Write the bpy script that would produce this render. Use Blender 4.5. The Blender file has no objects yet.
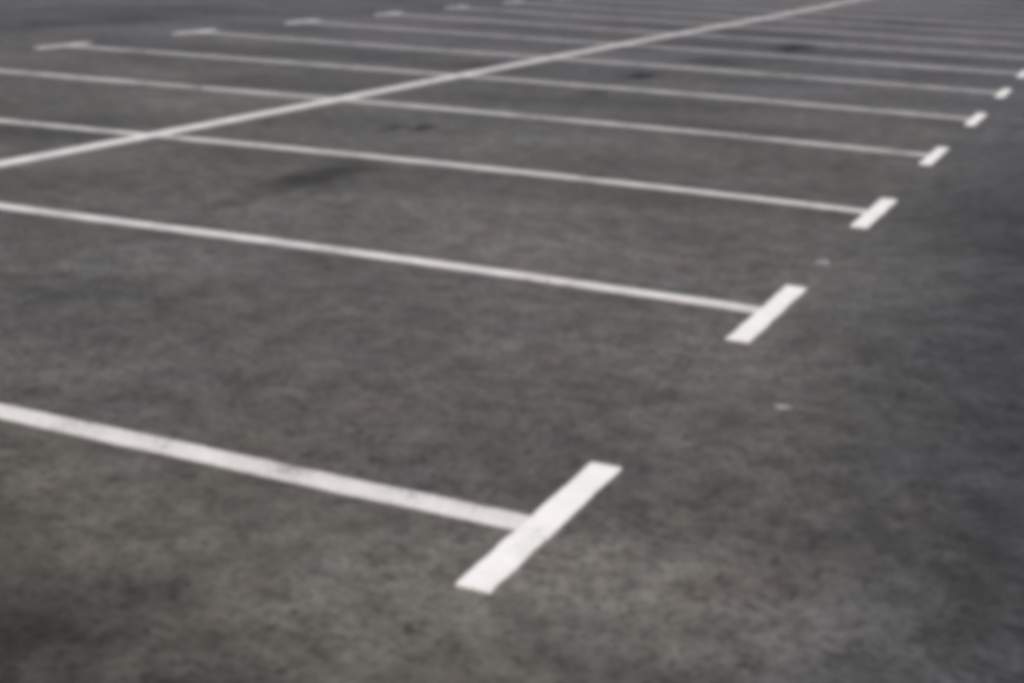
import bpy, bmesh, math, random
from mathutils import Matrix, Vector, noise

R = math.radians
scene = bpy.context.scene
col = scene.collection
random.seed(11)

# ------------------------------------------------------------------ camera
# ground axes: Y runs along the row of T ends (one bay every 2.5 m), X = 0 is that row,
# the bays lie towards -X; the eye is 1.55 m above the asphalt
cam_data = bpy.data.cameras.new('camera')
cam = bpy.data.objects.new('camera', cam_data)
col.objects.link(cam)
PITCH, YAW, ROLL = 0.286944, -0.402575, 0.035404
fw = Vector((math.sin(YAW) * math.cos(PITCH), math.cos(YAW) * math.cos(PITCH), -math.sin(PITCH)))
rt = Vector((math.cos(YAW), -math.sin(YAW), 0))
up = rt.cross(fw)
r2 = rt * math.cos(ROLL) + up * math.sin(ROLL)
u2 = up * math.cos(ROLL) - rt * math.sin(ROLL)
m = Matrix((r2, u2, -fw)).transposed().to_4x4()
m.translation = Vector((1.28708, -3.27173, 1.54540))
cam.matrix_world = m
cam_data.sensor_width = 36
cam_data.lens = 1430.25 * 36 / 1024
cam_data.clip_start = 0.05
cam_data.clip_end = 3000
cam_data.dof.use_dof = True            # an open lens focused on the middle distance
cam_data.dof.focus_distance = 4.9
cam_data.dof.aperture_fstop = 3.2
scene.camera = cam

# ------------------------------------------------------------------ light
world = bpy.data.worlds.new('World')
scene.world = world
world.use_nodes = True
wn = world.node_tree.nodes
wl = world.node_tree.links
bg = wn['Background']
sky = wn.new('ShaderNodeTexSky')
sky.sky_type = 'NISHITA'
sky.sun_disc = False
SUN_EL, SUN_AZ = R(52), R(150)         # high veiled sun, no readable shadows
sky.sun_elevation = SUN_EL
sky.sun_rotation = SUN_AZ
sky.air_density = 1.0
sky.dust_density = 6.0
sky.ozone_density = 1.0
wl.new(sky.outputs['Color'], bg.inputs['Color'])
bg.inputs['Strength'].default_value = 0.12

sd = bpy.data.lights.new('sun', 'SUN')
sd.energy = 1.3
sd.angle = R(14)
sd.color = (1.0, 0.94, 0.86)
sun = bpy.data.objects.new('sun', sd)
col.objects.link(sun)
to_sun = Vector((math.sin(SUN_AZ) * math.cos(SUN_EL), math.cos(SUN_AZ) * math.cos(SUN_EL), math.sin(SUN_EL)))
sun.rotation_euler = to_sun.to_track_quat('Z', 'Y').to_euler()
sun.location = to_sun * 50

vs = scene.view_settings
vs.view_transform = 'Standard'
vs.look = 'None'
vs.gamma = 1
vs.use_curve_mapping = False
vs.exposure = 0.06

scene.render.engine = 'CYCLES'
scene.cycles.use_denoising = True
scene.cycles.pixel_filter_type = 'BLACKMAN_HARRIS'   # the photo is a soft, low-resolution one
scene.cycles.filter_width = 8.0
scene.cycles.max_bounces = 4

# ------------------------------------------------------------------ materials
class NT:
    def __init__(self, name):
        self.m = bpy.data.materials.new(name)
        self.m.use_nodes = True
        self.n = self.m.node_tree.nodes
        self.l = self.m.node_tree.links
        self.bsdf = self.n['Principled BSDF']

    def link(self, a, b):
        self.l.new(a, b)

    def coords(self):
        g = self.n.new('ShaderNodeNewGeometry')
        return g.outputs['Position']       # metres on the ground

    def noise(self, v, scale, detail=4, rough=0.55, out='Fac', dist=0.0):
        t = self.n.new('ShaderNodeTexNoise')
        t.inputs['Scale'].default_value = scale
        t.inputs['Detail'].default_value = detail
        t.inputs['Roughness'].default_value = rough
        t.inputs['Distortion'].default_value = dist
        self.link(v, t.inputs['Vector'])
        return t.outputs[out]

    def ramp(self, v, a, b, lo=0.0, hi=1.0, smooth=True):
        t = self.n.new('ShaderNodeMapRange')
        t.interpolation_type = 'SMOOTHSTEP' if smooth else 'LINEAR'
        t.inputs['From Min'].default_value = a
        t.inputs['From Max'].default_value = b
        t.inputs['To Min'].default_value = lo
        t.inputs['To Max'].default_value = hi
        self.link(v, t.inputs['Value'])
        return t.outputs['Result']

    def math(self, op, a, b=None):
        t = self.n.new('ShaderNodeMath')
        t.operation = op
        for i, x in enumerate((a, b)):
            if x is None:
                continue
            if isinstance(x, (int, float)):
                t.inputs[i].default_value = x
            else:
                self.link(x, t.inputs[i])
        return t.outputs[0]

    def vmath(self, op, a, b):
        t = self.n.new('ShaderNodeVectorMath')
        t.operation = op
        for i, x in enumerate((a, b)):
            if isinstance(x, tuple):
                t.inputs[i].default_value = x
            else:
                self.link(x, t.inputs[i])
        return t.outputs['Value' if op == 'LENGTH' else 'Vector']

    def mapping(self, v, loc=(0, 0, 0), rot=0.0, scale=(1, 1, 1)):
        t = self.n.new('ShaderNodeMapping')
        t.vector_type = 'TEXTURE'
        t.inputs['Location'].default_value = loc
        t.inputs['Rotation'].default_value = (0, 0, rot)
        t.inputs['Scale'].default_value = scale
        self.link(v, t.inputs['Vector'])
        return t.outputs['Vector']

    def mix(self, f, a, b, mode='MIX'):
        t = self.n.new('ShaderNodeMix')
        t.data_type = 'RGBA'
        t.blend_type = mode
        if isinstance(f, (int, float)):
            t.inputs[0].default_value = f
        else:
            self.link(f, t.inputs[0])
        for s, x in ((6, a), (7, b)):
            if isinstance(x, tuple):
                t.inputs[s].default_value = (*x, 1)
            else:
                self.link(x, t.inputs[s])
        return t.outputs[2]

    def bump(self, h, dist, strength, prev=None):
        t = self.n.new('ShaderNodeBump')
        t.inputs['Distance'].default_value = dist
        t.inputs['Strength'].default_value = strength
        self.link(h, t.inputs['Height'])
        if prev is not None:
            self.link(prev, t.inputs['Normal'])
        return t.outputs['Normal']


def asphalt_colour(a, P):
    """Weathered asphalt: aggregate, blotches, tints, old oil stains, painted vignette and sky tint, all in ground metres."""
    # tints: brownish dust, greenish and bluish patches
    base = a.mix(a.ramp(a.noise(P, 0.35, 3), 0.38, 0.62), BASE_A, BASE_B)
    tint = a.noise(P, 2.6, 3, 0.6, 'Color')
    tsep = a.n.new('ShaderNodeSeparateColor')
    a.link(tint, tsep.inputs[0])
    base = a.mix(a.ramp(tsep.outputs[0], 0.50, 0.72, 0, 0.75), base, (0.125, 0.108, 0.099))
    base = a.mix(a.ramp(tsep.outputs[1], 0.48, 0.70, 0, 0.8), base, (0.108, 0.110, 0.094))
    base = a.mix(a.ramp(tsep.outputs[2], 0.52, 0.75, 0, 0.6), base, (0.098, 0.101, 0.112))
    # the driving aisle beyond the T row is painted darker and bluer, as lens vignetting
    sep = a.n.new('ShaderNodeSeparateXYZ')
    wob = a.noise(P, 0.5, 3)
    a.link(P, sep.inputs[0])
    xw = a.math('ADD', sep.outputs[0], a.ramp(wob, 0.2, 0.8, -0.4, 0.4, False))
    xw = a.math('ADD', xw, a.math('MULTIPLY', sep.outputs[1], 0.082))
    base = a.mix(a.ramp(xw, 0.20, 1.30, 0, AISLE_VIGNETTE), base, (0.055, 0.058, 0.063))
    # cool sky sheen on the far half, painted into the asphalt colour
    yw = a.math('ADD', sep.outputs[1], a.ramp(wob, 0.2, 0.8, -3.0, 3.0, False))
    base = a.mix(a.ramp(yw, 5.0, 14.0, 0, 0.85), base, (0.103, 0.102, 0.108))
    # brown dust left at the near edge of the lot
    yn = a.math('ADD', sep.outputs[1], a.ramp(wob, 0.2, 0.8, -0.5, 0.5, False))
    dust = a.math('MULTIPLY', a.ramp(yn, -0.7, 0.5, 0.55, 0.0), a.ramp(sep.outputs[0], 0.3, 1.0, 1.0, 0.0))
    base = a.mix(dust, base, (0.119, 0.111, 0.092))
    # blotches of several sizes
    f1 = a.ramp(a.noise(P, 0.9, 5, 0.6), 0.25, 0.75, 0.80, 1.20)
    f2 = a.ramp(a.noise(P, 7.0, 4, 0.6), 0.28, 0.72, 0.74, 1.22)
    f3 = a.ramp(a.noise(P, 30.0, 3, 0.6), 0.25, 0.75, 0.78, 1.24)
    f4 = a.ramp(a.noise(P, 160.0, 2, 0.6), 0.2, 0.8, 0.8, 1.2)
    # sparse darker pock marks
    pock = a.ramp(a.noise(P, 17.0, 3, 0.6), 0.53, 0.66, 1.0, 0.68)
    grain = a.ramp(a.noise(P, 42.0, 2, 0.5), 0.53, 0.68, 1.0, 0.60)
    light = a.ramp(a.noise(P, 24.0, 3, 0.6), 0.58, 0.72, 1.0, 1.22)
    # long drifts along the bays, left by water and sweeping
    drift = a.ramp(a.noise(a.mapping(P, rot=R(14), scale=(5, 1, 1)), 1.1, 4), 0.3, 0.7, 0.93, 1.07)
    k = f1
    wob_cache = {}
    broad = a.ramp(a.noise(a.mapping(P, rot=R(35), scale=(1.8, 1, 1)), 0.42, 3, 0.55), 0.32, 0.68, 0.80, 1.20)
    for f in (f2, f3, f4, pock, grain, light, drift, broad):
        k = a.math('MULTIPLY', k, f)
    # individual stains and painted vignette patches: x, y, half length, half width, turn, multiplier in the middle
    for x, y, rx, ry, rot, val in STAINS_AND_VIGNETTE:
        r = min(rx, ry)
        src = wob_cache.get(round(r, 1))
        if src is None:
            nz = a.vmath('SUBTRACT', a.noise(P, 0.9 / max(r, 0.05), 4, 0.62, 'Color'), (0.5, 0.5, 0.5))
            amp = 2.2 * max(r, 0.05)
            src = a.vmath('ADD', P, a.vmath('MULTIPLY', nz, (amp, amp, 0)))
            wob_cache[round(r, 1)] = src
        d = a.vmath('LENGTH', a.mapping(src, (x, y, 0), R(rot), (rx, ry, 1)), (0, 0, 0))
        k = a.math('MULTIPLY', k, a.ramp(d, 0.2, 1.2, val, 1.0))
    g = a.n.new('ShaderNodeCombineColor')
    for i in range(3):
        a.link(k, g.inputs[i])
    return a.mix(1.0, base, g.outputs[0], 'MULTIPLY'), f3, f4


BASE_A, BASE_B = (0.119, 0.116, 0.107), (0.113, 0.112, 0.107)
AISLE_VIGNETTE = 0.9
STAINS_AND_VIGNETTE = [
    (-0.80, -1.12, 0.55, 0.38, 35, 0.44),     # near left corner vignette painted in, with the next two
    (-0.40, -1.22, 0.75, 0.28, 12, 0.60),
    (-1.25, -0.80, 0.35, 0.40, 0, 0.66),
    (0.45, -0.80, 0.95, 0.50, 15, 0.72),
    (0.85, 0.15, 0.40, 0.40, 0, 0.84),  # near right corner vignette painted in, with the next two
    (1.15, 0.62, 0.30, 0.30, 60, 0.80),
    (1.28, 0.00, 0.30, 0.60, 10, 0.64),
    (0.80, 0.32, 0.30, 0.07, 20, 0.74),
    # oil dripped along the middle of the bays, car after car
    (-3.20, 1.75, 0.12, 0.42, -8, 0.76),
    (-3.05, 2.55, 0.14, 0.40, 8, 0.80),
    (-3.18, 3.25, 0.13, 0.35, 0, 0.72),
    (-3.22, 4.30, 0.26, 0.80, 3, 0.44),
    (-3.30, 5.30, 0.18, 0.45, 0, 0.85),
    (-3.84, 6.32, 0.060, 0.26, 0, 0.14),
    (-3.66, 6.46, 0.065, 0.26, 0, 0.08),
    (-3.55, 11.34, 0.18, 0.50, 0, 0.10),
    (-3.35, 8.9, 0.35, 0.30, 0, 0.84),
    (-3.32, 13.56, 0.55, 0.75, 0, 0.46),
    (-3.07, 16.4, 0.30, 0.95, 0, 0.18),
    (-3.20, 18.8, 0.50, 0.50, 0, 0.75),
    (-2.70, 22.9, 0.90, 1.30, 0, 0.50),
    (-1.10, 16.2, 0.50, 0.60, 0, 0.76),
    (-2.60, 27.0, 1.40, 0.80, 0, 0.72),
    (-0.90, 32.0, 2.60, 6.50, 0, 0.66),  # not oil: far right corner darkening, painted as one broad patch
    (-3.05, 1.10, 0.16, 0.12, 0, 0.66),
    (-3.40, 9.55, 0.12, 0.30, 0, 0.35),
    (-2.95, 3.70, 0.05, 0.07, 0, 0.45),
    (-2.60, 2.20, 0.04, 0.05, 0, 0.45),
    (-0.62, -0.72, 0.020, 0.020, 0, 0.40),
    (0.62, -0.20, 0.018, 0.018, 0, 0.40),
    (-0.28, -0.30, 0.016, 0.016, 0, 0.45),
    (-2.15, 1.28, 0.10, 0.12, 0, 0.84),
    (-5.40, 11.2, 0.70, 0.55, 0, 0.60),
    (-7.00, 8.6, 0.90, 0.40, 5, 0.80),
    (-6.60, 10.9, 0.60, 0.35, 5, 0.78),
    (-5.80, 4.6, 0.80, 0.80, 0, 0.70),  # not oil: vignette at the left of the view, painted on
    (-5.10, 3.9, 0.30, 0.35, 0, 0.80),
    (-8.00, 5.2, 1.40, 0.90, 0, 0.70),  # more of the painted left-hand vignette
    (-12.0, 12.2, 0.70, 3.00, -5, 0.55),
    (-11.5, 9.8, 0.80, 0.80, 0, 0.80),
    (-3.60, 1.1, 0.50, 0.50, 0, 0.78),  # left-hand vignette again, painted nearer the camera
    (-0.05, -0.67, 0.022, 0.022, 0, 0.40),
    (0.24, 0.16, 0.02, 0.02, 0, 0.60),
]


def make_asphalt():
    a = NT('worn_asphalt')
    P = a.coords()
    c, f3, f4 = asphalt_colour(a, P)
    a.link(c, a.bsdf.inputs['Base Color'])
    a.link(a.ramp(a.noise(P, 1.3, 4), 0.3, 0.7, 0.72, 0.9), a.bsdf.inputs['Roughness'])
    a.bsdf.inputs['Specular IOR Level'].default_value = 0.2
    n1 = a.bump(f4, 0.004, 0.5)
    n2 = a.bump(a.noise(P, 45, 4, 0.65), 0.010, 0.45, n1)
    a.link(n2, a.bsdf.inputs['Normal'])
    return a.m


def make_paint(name, colour, wear_lo, wear_hi, SOIL=0.84):
    """Thermoplastic road paint, chipped down to the stones in places."""
    a = NT(name)
    P = a.coords()
    soil = a.ramp(a.noise(P, 5.0, 5, 0.65), 0.3, 0.75, 1.04, SOIL)
    grit = a.ramp(a.noise(P, 120.0, 2, 0.6), 0.3, 0.8, 1.03, 0.88)
    k = a.math('MULTIPLY', soil, grit)
    g = a.n.new('ShaderNodeCombineColor')
    for i in range(3):
        a.link(k, g.inputs[i])
    c = a.mix(1.0, colour, g.outputs[0], 'MULTIPLY')
    w = a.math('ADD', a.math('MULTIPLY', a.noise(P, 3.0, 4, 0.6), 0.5), a.math('MULTIPLY', a.noise(P, 70.0, 4, 0.7), 0.5))
    c = a.mix(a.ramp(w, wear_lo, wear_hi, 0, 0.9), c, (0.13, 0.125, 0.12))
    a.link(c, a.bsdf.inputs['Base Color'])
    a.bsdf.inputs['Roughness'].default_value = 0.62
    a.bsdf.inputs['Specular IOR Level'].default_value = 0.4
    a.link(a.bump(a.noise(P, 150, 3, 0.6), 0.003, 0.4), a.bsdf.inputs['Normal'])
    return a.m


M_ASPHALT = make_asphalt()
M_BAR = make_paint('thick_white_paint', (0.88, 0.88, 0.865), 0.57, 0.70, 0.92)
M_LINE = make_paint('thin_white_paint', (0.76, 0.75, 0.735), 0.49, 0.66)
M_SPINE = make_paint('centre_white_paint', (0.82, 0.81, 0.80), 0.54, 0.70)
M_SCUFF = make_paint('scuffed_white_paint', (0.34, 0.335, 0.33), 0.46, 0.60)

# ------------------------------------------------------------------ ground
def link_mesh(name, bm, mat, parent=None):
    me = bpy.data.meshes.new(name)
    bm.to_mesh(me)
    bm.free()
    me.materials.append(mat)
    o = bpy.data.objects.new(name, me)
    col.objects.link(o)
    if parent:
        o.parent = parent
    return o


bm = bmesh.new()
S = 900
bm.faces.new([bm.verts.new(p) for p in ((-S, -S, 0), (S, -S, 0), (S, S, 0), (-S, S, 0))])
ground = link_mesh('ground', bm, M_ASPHALT)
ground['kind'] = 'structure'

# ------------------------------------------------------------------ painted lines
def ribbon(pts, width, z, seed, rag=0.005):
    """A raised strip of paint along pts [(x, y)], slightly ragged at its edges; top, sides and ends."""
    bm = bmesh.new()
    rows = []
    L = 0.0
    for i, p in enumerate(pts):
        a = Vector(pts[max(i - 1, 0)])
        b = Vector(pts[min(i + 1, len(pts) - 1)])
        t = (b - a).normalized()
        nrm = Vector((-t.y, t.x))
        if i:
            L += (Vector(p) - Vector(pts[i - 1])).length
        row = []
        for s in (1, -1):
            e = rag * (noise.noise((L * 9, seed * 7.3, s * 3.1)) + 0.8 * noise.noise((L * 45, seed * 3.1, s * 9.7)))
            q = Vector(p) + nrm * (s * (width / 2 + e))
            row.append(q)
        rows.append([bm.verts.new((row[0].x, row[0].y, 0)), bm.verts.new((row[0].x, row[0].y, z)),
                     bm.verts.new((row[1].x, row[1].y, z)), bm.verts.new((row[1].x, row[1].y, 0))])
    for r, q in zip(rows, rows[1:]):
        for k in range(3):
            bm.faces.new((r[k], q[k], q[k + 1], r[k + 1]))
    bm.faces.new(rows[0])
    bm.faces.new(rows[-1][::-1])
    bmesh.ops.recalc_face_normals(bm, faces=bm.faces)
    return bm


def lerp(tab, x):
    if x <= tab[0][0]:
        return tab[0][1]
    for (a, u), (b, v) in zip(tab, tab[1:]):
        if x <= b:
            return u + (v - u) * (x - a) / (b - a)
    return tab[-1][1]


# how far each hand-set line strays (metres) from the ideal 2.5 m grid, by x
STRAY = {
    0: [(-2, 0.016), (-0.6, -0.008), (0, -0.012)],
    1: [(-4.1, -0.017), (-2.1, 0.045), (-0.3, 0.010), (0, -0.015)],
    2: [(-10, -0.15), (-6.3, -0.126), (-3.5, 0.06), (-1.2, 0.075), (0, -0.015)],
    3: [(-10, -0.15), (-8.6, -0.113), (-5.0, 0.07), (-1.9, 0.09), (0, -0.045)],
    4: [(-10, -0.20), (-8.2, -0.06), (-5.7, 0.02), (-2.7, 0.07), (0, -0.10)],
    5: [(-10, 0.00), (-8.4, -0.03), (-7.0, -0.02), (-3.5, 0.08), (0, -0.12)],
    6: [(-10, 0.17), (-8.4, 0.07), (-4.2, 0.03), (0, -0.19)],
    7: [(-10, 0.31), (-8.4, 0.12), (-4.2, 0.03), (0, -0.24)],
    8: [(-10, 0.40), (-8.4, 0.16), (-4.2, 0.03), (0, -0.29)],
}
LEFT_X = {4: -9.92, 5: -10.05}
ORD = ['first', 'second', 'third', 'fourth', 'fifth', 'sixth', 'seventh', 'eighth', 'ninth', 'tenth', 'eleventh',
       'twelfth', 'thirteenth', 'fourteenth', 'fifteenth']
LOOK = [
    'broad white bay line with the biggest, crispest T end, alone before the bare dark asphalt',
    'white bay line ending in the second T counted from the biggest T',
    'white bay line ending in the third T counted from the biggest T',
    'white bay line ending in the fourth T counted from the biggest T',
    'white bay line ending in the fifth T counted from the biggest T',
    'thin white bay line ending in the sixth T counted from the biggest T',
    'thin white bay line ending in the seventh T, cut by the picture edge',
]
for i in range(7, 15):
    LOOK.append('faint greyish bay line far across the lot, %s counted from the biggest T' % ORD[i])

for n in range(15):
    tab = STRAY.get(n, STRAY[8])
    lx = LEFT_X.get(n, -10.08)
    y0 = n * 2.5
    root = bpy.data.objects.new('parking_bay_line', None)
    col.objects.link(root)
    root.location = (0, y0, 0)
    root.empty_display_size = 0.3
    root['label'] = LOOK[n]
    root['category'] = 'parking line'
    root['group'] = 'painted lines between the parking bays'
    # smooth the stray table a little
    xs = [-0.02 + (lx + 0.06) * k / 90 for k in range(91)]
    ys = [sum(lerp(tab, x + d) for d in (-0.8, -0.4, 0, 0.4, 0.8)) / 5 if x < -0.8 else lerp(tab, x) for x in xs]
    stripe = link_mesh('stripe', ribbon(list(zip(xs, ys)), 0.10, 0.004, n + 1), M_LINE, root)
    for ex, tw in ((0.0, 0.004), (lx, -0.012)):
        ey = lerp(tab, ex)
        if n == 0 and ex == 0.0:
            ey += 0.043
        h = (0.485 if n < 3 else 0.455) if n else 0.458
        h += 0.008 * math.sin(n * 2.1 + ex)
        cx = ex + (0.024 if n >= 4 and ex == 0.0 else 0.0)
        bar = [(cx + tw * (k / 15 - 1) + 0.004 * math.sin(n), ey - h + 2 * h * k / 30) for k in range(31)]
        bar_o = link_mesh('end_bar', ribbon(bar, 0.093 if n < 3 and ex == 0.0 else 0.084, 0.006, n * 2 + 40 + ex), M_BAR, root)

# the long line that parts the two rows of bays
pts = []
for k in range(181):
    y = -4 + 44 * k / 180
    pts.append((-5.045 + 0.03 * math.sin(y * 0.33), y))
spine = link_mesh('row_dividing_line', ribbon(pts, 0.12, 0.008, 77), M_SPINE)
spine['label'] = 'long white line crossing all the bay lines and parting two rows of bays'
spine['category'] = 'parking line'


# small scraps of old paint left on the asphalt along the T row
def scrap(name, x, y, rx, ry, rot, seed, label):
    bm = bmesh.new()
    ring_top, ring_low = [], []
    for k in range(22):
        t = 2 * math.pi * k / 22
        r = 1 + 0.45 * noise.noise((math.cos(t) * 1.4, math.sin(t) * 1.4, seed * 3.7))
        p = Vector((rx * r * math.cos(t), ry * r * math.sin(t), 0))
        ring_top.append(bm.verts.new((p.x, p.y, 0.003)))
        ring_low.append(bm.verts.new((p.x * 1.03, p.y * 1.03, 0)))
    bm.faces.new(ring_top)
    for k in range(22):
        j = (k + 1) % 22
        bm.faces.new((ring_low[k], ring_low[j], ring_top[j], ring_top[k]))
    o = link_mesh(name, bm, M_SCUFF)
    o.location = (x, y, 0)
    o.rotation_euler.z = R(rot)
    o['label'] = label
    o['category'] = 'paint remnant'
    return o


scrap('paint_remnant', 0.00, 3.56, 0.036, 0.055, 10, 1, 'small pale scrap of worn paint between the second and third T ends')
scrap('paint_remnant', 0.343, 1.295, 0.026, 0.026, 40, 2, 'tiny pale fleck of worn paint on the aisle below the second T end')
